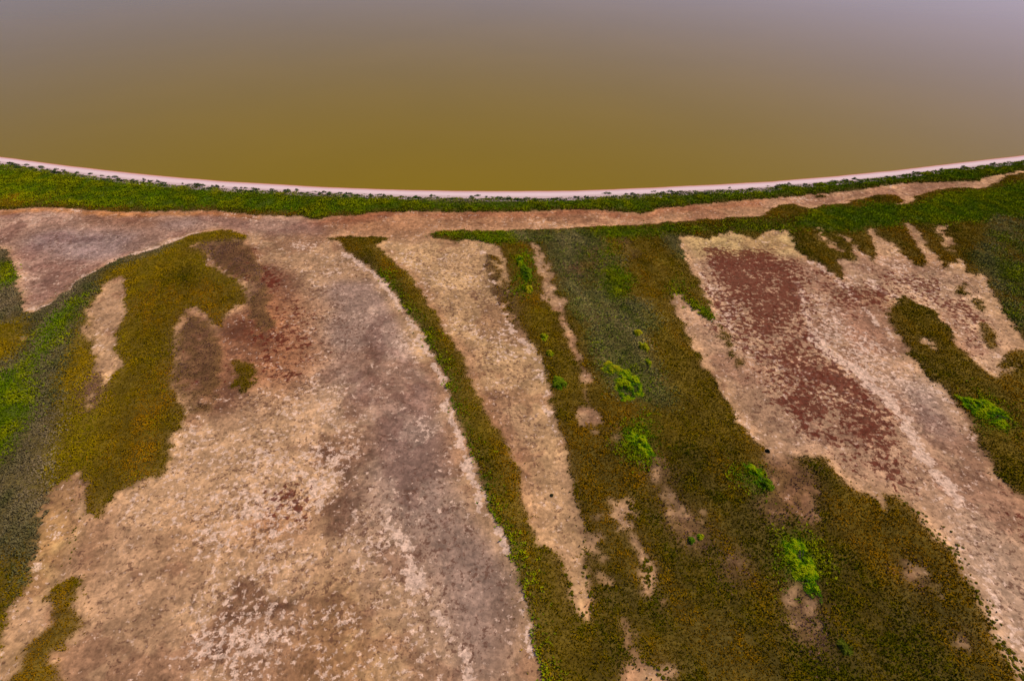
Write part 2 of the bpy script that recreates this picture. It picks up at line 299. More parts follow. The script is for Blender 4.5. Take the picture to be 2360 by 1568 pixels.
# ------------------------------------------------------------------ mud colour map
C = np.empty(X.shape + (3,), np.float32); C[:] = lin((178, 138, 110))
MR = np.zeros(X.shape, np.float32); MS = np.zeros(X.shape, np.float32); MD = np.zeros(X.shape, np.float32)
def soft(poly, bl, warp, fine):
    return np.clip(blur(region(poly, warp, fine), max(1, int(bl/DG/2))), 0, 1)
def tint(poly, rgb, s=1.0, bl=2.0, warp=2.0, fine=0.6):
    global C
    k = (soft(poly, bl, warp, fine)*s)[..., None]; C = C*(1-k) + lin(rgb).astype(np.float32)*k
def speck(arr, poly, d, bl=2.0, warp=1.8, fine=0.8):
    np.maximum(arr, soft(poly, bl, warp, fine)*d, out=arr)
tint([(0,470),(600,490),(740,500),(740,535),(560,540),(500,528),(330,580),(190,640),(56,724),(-160,700),(-160,470)], (166,128,116), .9, 3)
tint(ell(200,560,150,34), (152,128,130), .75, 4); tint(ell(330,560,60,24,-15), (128,96,84), .7, 2); tint(ell(100,620,40,50), (160,122,112), .6, 4)
tint(ell(290,505,140,12,3), (136,94,74), .7, 3); tint(ell(420,515,60,12), (150,128,128), .5, 3)
tint(band([(x, y+5) for x, y in STRIP_LOW[1:8]], 8), (190,122,66), .75, 1.5, 0.5)
tint(band([(0,568),(20,583),(30,609),(41,655),(51,698),(58,724),(84,719),(152,673),(228,622),(330,583),(432,543),(508,528)], 12), (200,158,122), .7, 2, .5)
tint([(740,502),(870,492),(1190,490),(1480,492),(1760,460),(1760,495),(1480,515),(1174,528),(990,535),(740,530)], (172,116,84), .9, 12, 4)
tint(band([(x, y+6) for x, y in STRIP_LOW[9:24]], 10), (160,92,64), .6, 2, 1)
tint(band([(x, y-4) for x, y in V2_TOP[:8]], 9), (196,146,116), .7, 2, .6)
tint([(1760,460),(2010,434),(2090,424),(2300,412),(2280,430),(2110,450),(2060,470),(1990,452),(1900,470),(1770,492)], (178,134,110), .9, 2)
# big flat
tint([(480,555),(600,575),(660,640),(700,760),(640,850),(560,900),(520,960),(430,960),(400,880),(405,770),(430,720),(480,720),(520,750),(570,700),(560,660),(500,620)], (118,76,60), .85, 3, 3, 1.5)
tint(ell(650,800,110,120), (168,112,82), .75, 6); tint(ell(720,700,60,50), (176,132,104), .6, 5)
tint([(760,640),(850,650),(920,710),(960,800),(970,900),(990,1000),(900,1030),(850,960),(800,900),(770,830),(760,740)], (166,134,126), .9, 3)
tint([(780,800),(870,815),(900,832),(960,830),(940,900),(935,1010),(870,1035),(850,950),(820,905),(785,860)], (126,86,68), .9, 0.7, 3.0, 2.0)
tint([(880,1080),(1000,1060),(1090,1180),(1140,1350),(1170,1500),(1060,1500),(1000,1400),(900,1250)], (154,122,104), .5, 6, 4); tint([(900,930),(990,960),(1050,1080),(1110,1230),(1150,1380),(1165,1600),(1060,1600),(980,1420),(900,1230),(850,1050)], (146,120,114), .9, 4, 4, 1.5)
tint([(760,1320),(900,1290),(960,1350),(1000,1450),(1000,1600),(700,1600),(700,1400)], (164,124,88), .8, 5)
tint([(740,1040),(800,1080),(860,1160),(860,1260),(760,1280),(735,1200),(770,1130)], (114,80,64), .9, 0.8, 3.2, 2.0)
tint(ell(540,1420,50,70,20), (112,78,62), .9, 0.8, 3.2, 2.0); tint([(700,1000),(760,1030),(770,1090),(740,1080),(700,1040)], (118,82,64), .85, .7, 2.5, 1.8); tint([(790,880),(840,960),(850,1010),(810,960)], (140,100,80), .7, .7, 2.5, 1.8); tint(ell(880,1330,50,30,20), (136,104,80), .6, 1.2, 3, 2); tint(ell(560,760,40,50), (112,70,52), .7, 1.2, 3, 2); tint(ell(560,600,50,30,20), (104,66,50), .7, 1.5, 3, 2); tint(ell(860,1410,20,16), (110,78,62), .8, 1.5, 1.5); tint(ell(300,1440,22,44,25), (134,102,80), .7, 3)
tint(ell(1150,1450,30,90,-12), (140,106,88), .8, 3); tint(ell(720,1540,50,40), (150,110,80), .6, 4); tint(ell(1100,1560,30,20), (130,100,84), .6, 2)
tint(ell(640,1220,90,50,-10), (176,122,88), .6, 5); tint(ell(450,1250,90,80), (172,128,98), .6, 5)
tint(ell(120,1240,44,150,12), (196,154,104), .8, 3); tint(ell(200,1270,36,90,14), (160,116,90), .7, 3)
tint(ell(30,1530,60,50), (130,100,64), .7, 3)
tint(band([(x-16, y+4) for x, y in V3_L[6:]], 30), (190,148,112), .8, 2.5, 1)
tint([(700,640),(900,690),(1000,900),(1085,1130),(1160,1400),(1175,1600),(880,1600),(850,1300),(790,1050),(730,850)], (158,128,116), .5, 6, 4, 1.5)
# middle flat
tint([(900,550),(1140,565)] + F2_R[1:] + F2_L[::-1][:-1], (188,148,112), .85, 2)
tint(band([(905,592),(960,660),(1015,735),(1060,815),(1100,885),(1145,970),(1185,1040),(1210,1130),(1240,1230)], 20, 40), (140,98,78), .8, 2)
tint(ell(1190,960,30,60,-25), (176,136,112), .6, 4); tint(ell(1250,1150,40,120,-14), (168,126,100), .5, 4)
# right flat
tint([(1560,540),(1700,535),(1830,535),(1850,600),(1700,590),(1600,600)], (198,164,116), .85, 3)
tint([(1600,600),(1840,580),(2000,700),(2200,950),(2359,1200),(2440,1500),(2359,1500),(2100,1150),(1850,1040),(1740,1000),(1600,760)], (182,142,120), .7, 5)
tint(ell(2140,940,36,70,-35), (160,138,136), .7, 4); tint(ell(1990,760,40,60,-30), (182,136,114), .6, 4)
tint([(2200,1150),(2300,1240),(2440,1440),(2440,1650),(2359,1500),(2230,1330)], (190,158,140), .6, 4)
tint([(1770,1060),(1850,1050),(1890,1130),(1870,1230),(1790,1200)], (126,84,64), .8, 3)
tint([(1860,590),(2000,580),(2250,640),(2330,860),(2240,840),(2150,715),(2070,680),(1960,660)], (178,140,118), .8, 3)
# lacy damp stains and dried cream crust over all the flats
def sstep(v, a_, b_):
    t_ = np.clip((v-a_)/(b_-a_), 0, 1); return t_*t_*(3-2*t_)
st = fbm(X + 2*wn1x, Y + 2*wn1y, 13, 6, 77, 0.62); st2 = fbm(X + 2*wn1y, Y - 2*wn1x, 17, 6, 91, 0.64)
C *= (1 - sstep(st, 0.10, 0.15)[..., None]*np.array((0.22, 0.28, 0.27), np.float32))
C *= (1 + sstep(st2, 0.11, 0.17)[..., None]*np.array((0.15, 0.17, 0.14), np.float32))
np.maximum(MS, 0.32*sstep(st2, 0.08, 0.2), out=MS)
# red glasswort, salt crust, dark damp specks
for p, d in (([(480,555),(600,575),(640,640),(600,700),(560,650),(500,610)], .55), ([(420,730),(480,750),(500,860),(500,980),(430,940),(402,860)], .38), (ell(650,800,100,110), .34), (ell(660,1180,70,60), .42), (ell(600,650,50,40), .4), (ell(820,620,60,30), .2),
             ([(1610,580),(1680,560),(1740,570),(1800,560),(1830,600),(1840,680),(1850,760),(1780,800),(1750,780),(1690,720),(1650,650)], .62),
             ([(1700,640),(1740,575),(1810,575),(1820,680),(1790,740),(1730,720)], .72),
             ([(1750,780),(1860,770),(1940,830),(1990,900),(2060,960),(2110,1020),(2120,1080),(2060,1080),(1980,1010),(1900,980),(1830,960),(1790,880)], .55),
             ([(1870,760),(1900,780),(1960,850),(2030,950),(2110,1020),(2120,1060),(2070,1060),(2000,980),(1930,900),(1890,830)], .78),
             ([(2050,1050),(2120,1080),(2170,1180),(2120,1180),(2070,1100)], .62), ([(1845,610),(1900,625),(1960,650),(2060,655),(2090,690),(2030,740),(1960,720),(1855,660)], .46),
             ([(1960,600),(2060,620),(2200,640),(2280,760),(2310,860),(2260,830),(2180,740),(2100,680),(2000,640)], .44), ([(1600,690),(1660,760),(1720,850),(1790,960),(1840,1030),(1760,1040),(1680,900)], .3),
             (band([(1660,740),(1720,840),(1760,920),(1800,1000)], 24), .5), (band([(2030,720),(2110,850),(2200,930),(2250,1040)], 22), .4), ([(2240,1060),(2320,1110),(2420,1200),(2420,1380),(2320,1220)], .48), ([(1900,990),(2000,1040),(2050,1110),(1960,1100),(1900,1050)], .4),
             ([(1600,600),(1850,580),(1900,760),(2000,880),(2140,1080),(2180,1190),(2060,1130),(1900,1010),(1780,960),(1680,800)], .44), (band([(1640,600),(1720,720),(1800,860),(1900,980)], 60, 90), .5), ([(1960,640),(2080,640),(2180,720),(2290,850),(2240,840),(2150,720),(2040,700)], .5),
             ([(900,600),(960,680),(1010,760),(1070,850),(1110,920),(1090,920),(1000,770),(920,640)], .4), (ell(1110,860,30,80,-25), .3), (band([(1230,1130),(1265,1230),(1300,1320)], 40), .35)):
    speck(MR, p, d*1.1, bl=4.0, warp=3.6, fine=1.5)
for p, d in (([(580,960),(680,1000),(760,1040),(800,1000),(860,990),(840,1080),(780,1150),(740,1260),(620,1320),(440,1300),(420,1180),(540,1080)], .42), ([(420,1440),(600,1420),(720,1440),(720,1600),(400,1600)], .46),
             ([(880,1200),(920,1230),(950,1330),(1010,1400),(1060,1500),(1080,1600),(1020,1600),(950,1440),(900,1320)], .55), ([(930,900),(975,930),(1000,1000),(950,1005)], .58), ([(620,880),(700,900),(760,960),(740,1000),(640,960)], .34),
             (ell(700,560,50,18), .45), (ell(745,610,70,40), .28), (ell(860,930,30,40), .34), ([(420,1200),(460,1180),(480,1330),(430,1340)], .48), (ell(700,1330,60,50), .42), ([(770,850),(860,980),(840,1010),(770,960)], .45), ([(640,790),(770,770),(780,850),(700,860)], .3),
             (band([(990,830),(1020,920),(1045,1010),(1085,1110),(1120,1190),(1150,1290),(1175,1400)], 26), .38), (ell(1050,600,60,30), .28), (ell(1180,900,40,80,-20), .3), (ell(1290,1120,24,60,-12), .34), (ell(1300,1200,24,80,-12), .4),
             ([(1840,640),(1950,700),(2020,780),(2100,860),(2130,950),(2080,980),(2010,910),(1950,830),(1880,780),(1830,720)], .46), ([(2120,960),(2200,1130),(2260,1230),(2330,1340),(2440,1480),(2440,1650),(2330,1480),(2240,1340),(2170,1220)], .42),
             ([(1600,590),(1640,600),(1700,700),(1760,800),(1800,960),(1740,920),(1660,760)], .34), ([(2000,610),(2150,640),(2290,780),(2300,850),(2160,720)], .36), (ell(2190,900,40,60,-40), .38), (ell(60,1380,30,70,20), .5), (ell(110,1180,30,60,20), .3), (ell(1640,560,60,14), .3), (band([(110,700),(190,640),(330,580),(470,533)], 8), .5)):
    speck(MS, p, d*1.0, bl=4.0, warp=3.6, fine=1.5)
for p, d in (([(680,1085),(700,1085),(735,1140),(760,1190),(740,1200),(710,1150)], .9), (ell(1160,1320,11,13), 1), (ell(600,1325,10,9), 1), (ell(1022,935,11,26,-14), .85), (band([(1115,577),(1136,640),(1160,705),(1188,768),(1226,820),(1247,880),(1262,930),(1278,990),(1290,1025)], 9), .82), (band([(2140,1230),(2200,1290),(2260,1370),(2330,1470),(2400,1560)], 9), .62), (ell(2300,1390,14,40,-35), .6), (band([(x-10, y+3) for x, y in V3_L[2:27]], 13, 16), .8), (band([(1856,594),(1917,632),(1960,660),(2000,720),(2040,760),(2090,840),(2160,905),(2215,950),(2235,1010),(2290,1090)], 12), .55), (band([(1563,545),(1572,600),(1610,670),(1645,740)], 10), .6), (band([(1556,680),(1572,734),(1605,810),(1656,892),(1690,955),(1745,1020)], 12), .45), (band([(60,715),(114,700),(190,638),(279,595),(381,560),(470,530)], 8), .7), (band([(1860,760),(1960,840),(2060,930),(2140,1050),(2220,1180)], 30), .72), (band([(1830,640),(1850,720),(1900,790),(1960,860)], 20), .6), (band([(1990,640),(2080,690),(2040,720)], 16), .5), (band([(1600,600),(1660,700),(1720,800)], 14), .5), (band([(880,1200),(920,1260),(950,1350),(1010,1420),(1060,1510),(1080,1600)], 34), .62), (band([(20,1440),(40,1400),(70,1340),(90,1230)], 8), .7)):
    speck(MS, p, d, bl=0.9, warp=0.9, fine=0.8)
for p, d in (([(-160,470),(600,500),(560,540),(330,580),(60,724),(-160,720)], .28), ([(640,900),(1100,1100),(1200,1568),(400,1568),(420,1150)], .30), ([(900,560),(1130,570),(1340,1200),(1360,1430),(1300,1330),(1100,900)], .34), (flat3, .30), ([(420,560),(760,600),(900,800),(640,1000),(420,960)], .34), ([(130,1150),(420,1000),(420,1568),(120,1568)], .26), (ell(820,1240,60,50), .5), (ell(540,1420,40,50), .5)):
    speck(MD, p, d, bl=4)
MR = np.minimum(MR*0.97, 0.66)
VEG1 = blur(CLS > 0, 1)
rim = np.clip(blur(CLS > 0, 5)*1.6, 0, 1)*(1-VEG1)*(0.55 + mid)
C = C*(1 + 0.6*np.clip(rim, 0, 1)[..., None]*np.array((1.0, 0.95, 0.7), np.float32))
MS = np.maximum(MS, 0.16*(1-VEG1)); MD = np.maximum(MD, 0.2)
k = np.clip(VEG1*1.1, 0, 1)[..., None]*0.92
SOILC = np.array([lin(c) for c in ((120,90,50),(92,76,6),(66,90,8),(88,86,42),(106,76,54),(112,92,8),(62,56,6),(100,124,10),(92,82,46))], np.float32)
lit = SOILC[CLS]
lit = np.stack([blur(lit[..., i], 4) for i in range(3)], -1)
C = C*(1-k) + lit*k
MR *= 1-VEG1; MS *= 1-VEG1; MD *= 1-0.6*VEG1 
C *= (1 + 0.22*lo + 0.34*mid + 0.16*hi*(1-VEGB))[..., None]
C *= np.array((1.01, 1.02, 0.75), np.float32)

# ------------------------------------------------------------------ materials
def mat(name):
    m = bpy.data.materials.new(name); m.use_nodes = True
    nt = m.node_tree; b = nt.nodes['Principled BSDF']; return m, nt, b
def node(nt, t, **kw):
    n = nt.nodes.new(t)
    for k_, v in kw.items(): setattr(n, k_, v)
    return n
def math_(nt, op, a, b=None, clamp=False):
    n = node(nt, 'ShaderNodeMath', operation=op, use_clamp=clamp)
    for i, v in enumerate((a, b)):
        if v is None: continue
        if hasattr(v, 'links'): nt.links.new(v, n.inputs[i])
        else: n.inputs[i].default_value = v
    return n.outputs[0]
def noise(nt, co, scale, detail=3, rough=0.6, dist=0.0):
    n = node(nt, 'ShaderNodeTexNoise'); n.inputs['Scale'].default_value = scale; n.inputs['Detail'].default_value = detail
    n.inputs['Roughness'].default_value = rough; n.inputs['Distortion'].default_value = dist
    nt.links.new(co, n.inputs['Vector']); return n.outputs['Fac']
def smooth(nt, v, a, b):
    n = node(nt, 'ShaderNodeMapRange', interpolation_type='SMOOTHSTEP')
    nt.links.new(v, n.inputs['Value'])
    for i, q in ((1, a), (2, b)):
        if hasattr(q, 'links'): nt.links.new(q, n.inputs[i])
        else: n.inputs[i].default_value = q
    return n.outputs[0]
def mix(nt, f, a, b, mode='MIX'):
    n = node(nt, 'ShaderNodeMix', data_type='RGBA', blend_type=mode)
    for s, v in ((n.inputs[0], f), (n.inputs[6], a), (n.inputs[7], b)):
        if hasattr(v, 'links'): nt.links.new(v, s)
        elif isinstance(v, (int, float)): s.default_value = v
        else: s.default_value = (*v, 1)
    return n.outputs[2]

m_ground, nt, b = mat('mud')
geo = node(nt, 'ShaderNodeNewGeometry'); co = geo.outputs['Position']
acol = node(nt, 'ShaderNodeAttribute', attribute_name='mud_colour'); amsk = node(nt, 'ShaderNodeAttribute', attribute_name='mud_mask')
sep = node(nt, 'ShaderNodeSeparateColor'); nt.links.new(amsk.outputs['Color'], sep.inputs[0])
nA = noise(nt, co, 0.95, 2, 0.7, 0.5); nB = noise(nt, co, 0.16, 3, 0.6, 0.8); nC = noise(nt, co, 2.0, 1, 0.6, 0.3)
fine = math_(nt, 'ADD', math_(nt, 'MULTIPLY', nA, 0.55), math_(nt, 'MULTIPLY', nC, 0.45))
val = math_(nt, 'ADD', math_(nt, 'MULTIPLY', math_(nt, 'SUBTRACT', fine, 0.5), 2.0), 1.0)
val2 = math_(nt, 'ADD', math_(nt, 'MULTIPLY', math_(nt, 'SUBTRACT', nB, 0.5), 0.9), 1.0)
crust = math_(nt, 'ADD', math_(nt, 'MULTIPLY', smooth(nt, noise(nt, co, 0.42, 4, 0.68, 0.8), 0.48, 0.53), 0.25), 0.875)
vv = math_(nt, 'MAXIMUM', math_(nt, 'MULTIPLY', math_(nt, 'MULTIPLY', val, val2), crust), 0.3)
comb = node(nt, 'ShaderNodeCombineColor')
for i in range(3): nt.links.new(vv, comb.inputs[i])
c0 = mix(nt, 1.0, acol.outputs['Color'], comb.outputs[0], 'MULTIPLY')
def dens(mask_out, n_scale, off, seed):
    mp = node(nt, 'ShaderNodeMapping'); mp.inputs['Location'].default_value = (seed*31.7, seed*17.1, 0); nt.links.new(co, mp.inputs[0])
    q = math_(nt, 'ADD', math_(nt, 'MULTIPLY', noise(nt, mp.outputs[0], n_scale, 3, 0.7, 0.15), 0.74), math_(nt, 'MULTIPLY', noise(nt, mp.outputs[0], n_scale*0.16, 3, 0.65, 0.8), 0.26))
    # density d -> threshold around 0.5
    th = math_(nt, 'SUBTRACT', 0.665, math_(nt, 'MULTIPLY', mask_out, 0.36))
    f = smooth(nt, q, math_(nt, 'SUBTRACT', th, 0.03), math_(nt, 'ADD', th, 0.04))
    gate = smooth(nt, mask_out, 0.02, 0.2)
    return math_(nt, 'MULTIPLY', f, gate)
fD = dens(sep.outputs[2], 1.6, 0, 3); fS = dens(sep.outputs[1], 1.25, 0, 1); fR = dens(sep.outputs[0], 1.05, 0, 2)
c1 = mix(nt, math_(nt, 'MULTIPLY', fD, 0.75), c0, tuple(lin((104, 70, 50))))
sv = node(nt, 'ShaderNodeCombineColor'); sval = math_(nt, 'ADD', math_(nt, 'MULTIPLY', math_(nt, 'SUBTRACT', noise(nt, co, 1.9, 2, 0.7, 0.4), 0.5), 2.4), 0.98)
for i in range(3): nt.links.new(sval, sv.inputs[i])
csalt = mix(nt, 1.0, sv.outputs[0], tuple(lin((236, 200, 162))), 'MULTIPLY'); cred = mix(nt, 1.0, sv.outputs[0], tuple(lin((98, 42, 27))), 'MULTIPLY')
c2 = mix(nt, math_(nt, 'MULTIPLY', fS, 0.72), c1, csalt)
c3 = mix(nt, math_(nt, 'MULTIPLY', fR, 0.86), c2, cred)
nt.links.new(c3, b.inputs['Base Color']); b.inputs['Roughness'].default_value = 0.95; b.inputs['Specular IOR Level'].default_value = 0.0
bp = node(nt, 'ShaderNodeBump'); bp.inputs['Strength'].default_value = 0.45; bp.inputs['Distance'].default_value = 0.16
nt.links.new(math_(nt, 'ADD', fine, math_(nt, 'MULTIPLY', fR, 0.25)), bp.inputs['Height']); nt.links.new(bp.outputs[0], b.inputs['Normal'])

m_water, nt, b = mat('lagoon_water')
geo = node(nt, 'ShaderNodeNewGeometry'); co = geo.outputs['Position']
w1 = noise(nt, co, 0.012, 3, 0.5, 0.4)
nt.links.new(mix(nt, w1, (0.232, 0.156, 0.0005), (0.272, 0.178, 0.0005)), b.inputs['Base Color'])
b.inputs['Roughness'].default_value = 0.03; b.inputs['IOR'].default_value = 1.333; b.inputs['Specular IOR Level'].default_value = 0.06
bp = node(nt, 'ShaderNodeBump'); bp.inputs['Strength'].default_value = 0.10; bp.inputs['Distance'].default_value = 0.03
mp = node(nt, 'ShaderNodeMapping'); mp.inputs['Scale'].default_value = (0.6, 1.4, 1); mp.inputs['Rotation'].default_value = (0, 0, 0.3); nt.links.new(co, mp.inputs[0])
nt.links.new(noise(nt, mp.outputs[0], 1.6, 3, 0.6), bp.inputs['Height']); nt.links.new(bp.outputs[0], b.inputs['Normal'])

m_sand, nt, b = mat('pale_shell_sand')
geo = node(nt, 'ShaderNodeNewGeometry'); co = geo.outputs['Position']
au = node(nt, 'ShaderNodeAttribute', attribute_name='across')
nu = math_(nt, 'ADD', au.outputs['Fac'], math_(nt, 'MULTIPLY', math_(nt, 'SUBTRACT', noise(nt, co, 0.12, 3, 0.6), 0.5), 0.10))
rp = node(nt, 'ShaderNodeValToRGB'); e = rp.color_ramp.elements
stops = [(0.0, (206,178,164)), (0.25, (228,202,188)), (0.62, (230,200,188)), (0.665, (186,146,140)), (0.70, (224,192,186)), (0.78, (222,188,178)), (0.81, (176,130,122)), (0.84, (220,176,160)), (0.90, (226,164,130)), (0.95, (190,120,76)), (1.0, (130,86,42))]
e[0].position = 0; e[0].color = (*lin(stops[0][1]), 1); e[1].position = 1; e[1].color = (*lin(stops[-1][1]), 1)
for p_, c_ in stops[1:-1]:
    q = e.new(p_); q.color = (*lin(c_), 1)
nt.links.new(nu, rp.inputs[0])
sc = mix(nt, math_(nt, 'MULTIPLY', smooth(nt, noise(nt, co, 1.5, 3), 0.5, 0.75), 0.25), rp.outputs[0], tuple(lin((205,180,165))))
nt.links.new(sc, b.inputs['Base Color']); b.inputs['Roughness'].default_value = 0.9; b.inputs['Specular IOR Level'].default_value = 0.15

def leaf_material(name, up_mix):
    m, nt, b = mat(name)
    a = node(nt, 'ShaderNodeAttribute', attribute_name='leaf_colour')
    nt.links.new(a.outputs['Color'], b.inputs['Base Color'])
    g_ = node(nt, 'ShaderNodeNewGeometry'); vm = node(nt, 'ShaderNodeVectorMath', operation='MULTIPLY_ADD')
    nt.links.new(g_.outputs['Normal'], vm.inputs[0]); vm.inputs[1].default_value = (up_mix,)*3; vm.inputs[2].default_value = (0, 0, 1)
    vn = node(nt, 'ShaderNodeVectorMath', operation='NORMALIZE'); nt.links.new(vm.outputs[0], vn.inputs[0]); nt.links.new(vn.outputs[0], b.inputs['Normal'])
    b.inputs['Roughness'].default_value = 0.9; b.inputs['Specular IOR Level'].default_value = 0.0
    return m
m_leaf = leaf_material('grass_blades', 0.40); m_bush = leaf_material('shrub_leaves', 1.2)
m_stem, nt, b = mat('woody_stem')
geo = node(nt, 'ShaderNodeNewGeometry')
nt.links.new(mix(nt, noise(nt, geo.outputs['Position'], 6, 2), (0.09, 0.06, 0.035), (0.16, 0.11, 0.07)), b.inputs['Base Color']); b.inputs['Roughness'].default_value = 0.9

# ------------------------------------------------------------------ mesh building
def mesh_np(name, v, f, mats, colour=None, cname='leaf_colour', smooth_=False):
    me = bpy.data.meshes.new(name); v = np.asarray(v, np.float32); f = np.asarray(f, np.int32)
    k_ = f.shape[1]
    me.vertices.add(len(v)); me.vertices.foreach_set('co', v.ravel())
    me.loops.add(f.size); me.loops.foreach_set('vertex_index', f.ravel())
    me.polygons.add(len(f)); me.polygons.foreach_set('loop_start', np.arange(0, f.size, k_, dtype=np.int32))
    if smooth_: me.polygons.foreach_set('use_smooth', np.ones(len(f), bool))
    me.update(calc_edges=True)
    me.materials.append(mats)
    if colour is not None:
        a = me.color_attributes.new(cname, 'FLOAT_COLOR', 'POINT')
        c = np.ones((len(v), 4), np.float32); c[:, :colour.shape[1]] = colour
        a.data.foreach_set('color', c.ravel())
    return me
def link(name, me, kind=None, label=None, cat=None, group=None, parent=None):
    o = bpy.data.objects.new(name, me); COL.objects.link(o)
    if kind: o['kind'] = kind
    if label: o['label'] = label
    if cat: o['category'] = cat
    if group: o['group'] = group
    if parent: o.parent = parent
    return o

# ground: fine inside, growing cells outwards to the horizon
def grow(a0, d, n=22, r=1.45): return a0 + np.cumsum(d*r**np.arange(1, n))
ex = np.concatenate([-grow(-gx[0], DG)[::-1], gx, grow(gx[-1], DG)])
ey = np.concatenate([-grow(-gy[0], DG)[::-1], gy, grow(gy[-1], DG)])
pad = 21
EX, EY = np.meshgrid(ex, ey)
P2 = lambda a: np.pad(a, pad, mode='edge')
EZ = P2(Z)
eu = (EY - y_back(EX))/np.maximum(y_shore(EX) - y_back(EX), 2)
inn = np.zeros(EX.shape, bool); inn[pad:-pad, pad:-pad] = True
EZ = np.where(inn, EZ, np.where(eu > -0.55, np.clip(beach_z(np.clip(eu, 0, 6)) - 0.14, -2.5, .62), np.minimum(EZ, 0.5)))
EZ = np.where(~inn & (eu <= -0.55), np.maximum(EZ, 0.1), EZ)
ny, nx = EX.shape
idx = np.arange(nx*ny).reshape(ny, nx)
quads = np.stack([idx[:-1, :-1], idx[:-1, 1:], idx[1:, 1:], idx[1:, :-1]], -1).reshape(-1, 4)
ecol = np.stack([P2(C[..., i]) for i in range(3)], -1).reshape(-1, 3)
me = mesh_np('ground', np.stack([EX, EY, EZ], -1).reshape(-1, 3), quads, m_ground, ecol, 'mud_colour', True)
a = me.color_attributes.new('mud_mask', 'FLOAT_COLOR', 'POINT')
cc = np.ones((nx*ny, 4), np.float32)
for i, q in enumerate((MR, MS, MD)): cc[:, i] = P2(q).ravel()
a.data.foreach_set('color', cc.ravel())
link('ground', me, 'structure', 'bare tan and mauve mudflats with salt crust and red speckles', 'mudflat')

# water: one sheet to the horizon
S = 9000.0
wv = np.array([(-S, 60, 0), (S, 60, 0), (S, S, 0), (-S, S, 0)]); 
link('lagoon_water', mesh_np('lagoon_water', wv, np.array([[0, 1, 2, 3]]), m_water), 'structure', 'calm olive brown lagoon water reaching out of view', 'water')

# beach ribbon
bx_ = np.arange(-420, 420, 0.8); rows = np.array([-0.55, -0.45, -0.2, 0, .15, .3, .45, .6, .75, .9, 1.0, 1.12, 1.3])
BXX, RR = np.meshgrid(bx_, rows)
wob = 0.05*fbm(BXX, RR*0, 6, 3, 40)
byy = y_back(BXX) + RR*(y_shore(BXX) - y_back(BXX)) + wob*3
bz = np.where(RR >= 0, beach_z(RR), np.where(RR < -0.5, 0.5, 0.75)) + 0.05*fbm(BXX, byy, 5, 3, 41)*np.where((RR > .05) & (RR < .92), 1, 0)
idx = np.arange(BXX.size).reshape(BXX.shape)
q = np.stack([idx[:-1, :-1], idx[:-1, 1:], idx[1:, 1:], idx[1:, :-1]], -1).reshape(-1, 4)
me = mesh_np('beach', np.stack([BXX, byy, bz], -1).reshape(-1, 3), q, m_sand, None, smooth_=True)
at_ = me.attributes.new('across', 'FLOAT', 'POINT'); at_.data.foreach_set('value', np.clip(RR, 0, 1).astype(np.float32).ravel())
link('beach', me, 'structure', 'narrow pale shell sand beach curving along the lagoon', 'beach')

def ground_z(x, y):
    i = np.clip(((np.asarray(x)-GX0)/DG), 0, len(gx)-1.001); j = np.clip(((np.asarray(y)-GY0)/DG), 0, len(gy)-1.001)
    i0 = i.astype(int); j0 = j.astype(int); fi = i-i0; fj = j-j0
    return (Z[j0, i0]*(1-fi)+Z[j0, i0+1]*fi)*(1-fj) + (Z[j0+1, i0]*(1-fi)+Z[j0+1, i0+1]*fi)*fj

# ------------------------------------------------------------------ grass cover
# class: (colour a, colour b, colour c, height, width, per m2)
G = {'olive': ((142,112,4), (112,96,3), (160,106,8), .15, .16),
     'green': ((110,134,5), (150,152,8), (78,110,5), .28, .19),
     'grey':  ((146,140,64), (114,120,42), (164,142,84), .22, .18),
     'brown': ((120,78,60), (142,104,82), (104,68,48), .14, .13),
     'yellow':((142,120,4), (162,128,8), (114,104,3), .15, .16),
     'dark':  ((108,92,3), (86,84,3), (126,90,5), .17, .18),
     'drab':  ((124,112,68), (98,96,48), (142,120,84), .22, .18),
     'bright':((130,160,10), (90,140,8), (160,170,20), .5, .2)}
def blades(x, y, z, ca, hgt, wid, nb, lean=1.05):
    n = len(x)
    wid = wid[:, None]; phi = rng.random((n, nb))*2*np.pi; r = wid*0.5*rng.random((n, nb))
    L = hgt[:, None]*(0.6 + 0.7*rng.random((n, nb))); le = lean*(0.3 + 0.9*rng.random((n, nb)))
    bx = x[:, None] + r*np.cos(phi); by = y[:, None] + r*np.sin(phi); bz = np.repeat(z[:, None] - 0.04, nb, 1)
    tw = phi + np.pi/2 + 0.8*(rng.random((n, nb))-0.5); w = wid*(0.5 + 0.4*rng.random((n, nb)))
    v = np.empty((n, nb, 3, 3), np.float32)
    for kx, sgn in ((0, -1), (1, 1)):
        v[:, :, kx, 0] = bx + sgn*w*np.cos(tw); v[:, :, kx, 1] = by + sgn*w*np.sin(tw); v[:, :, kx, 2] = bz + 0.12*L
    v[:, :, 2, 0] = bx + L*np.sin(le)*np.cos(phi); v[:, :, 2, 1] = by + L*np.sin(le)*np.sin(phi); v[:, :, 2, 2] = bz + L*np.cos(le) + 0.04
    c = ca[:, None, :]*(0.9 + 0.2*rng.random((n, nb, 1)))
    c = np.repeat(c[:, :, None, :], 3, 2)
    return v.reshape(-1, 3), c.reshape(-1, 3).astype(np.float32)
NT = 26.0   # tufts per square metre
npts = int(NT*DG*DG*X.size)
tx = GX0 + rng.random(npts)*(GX1-GX0-DG*2); ty = GY0 + rng.random(npts)*(GY1-GY0-DG*2)
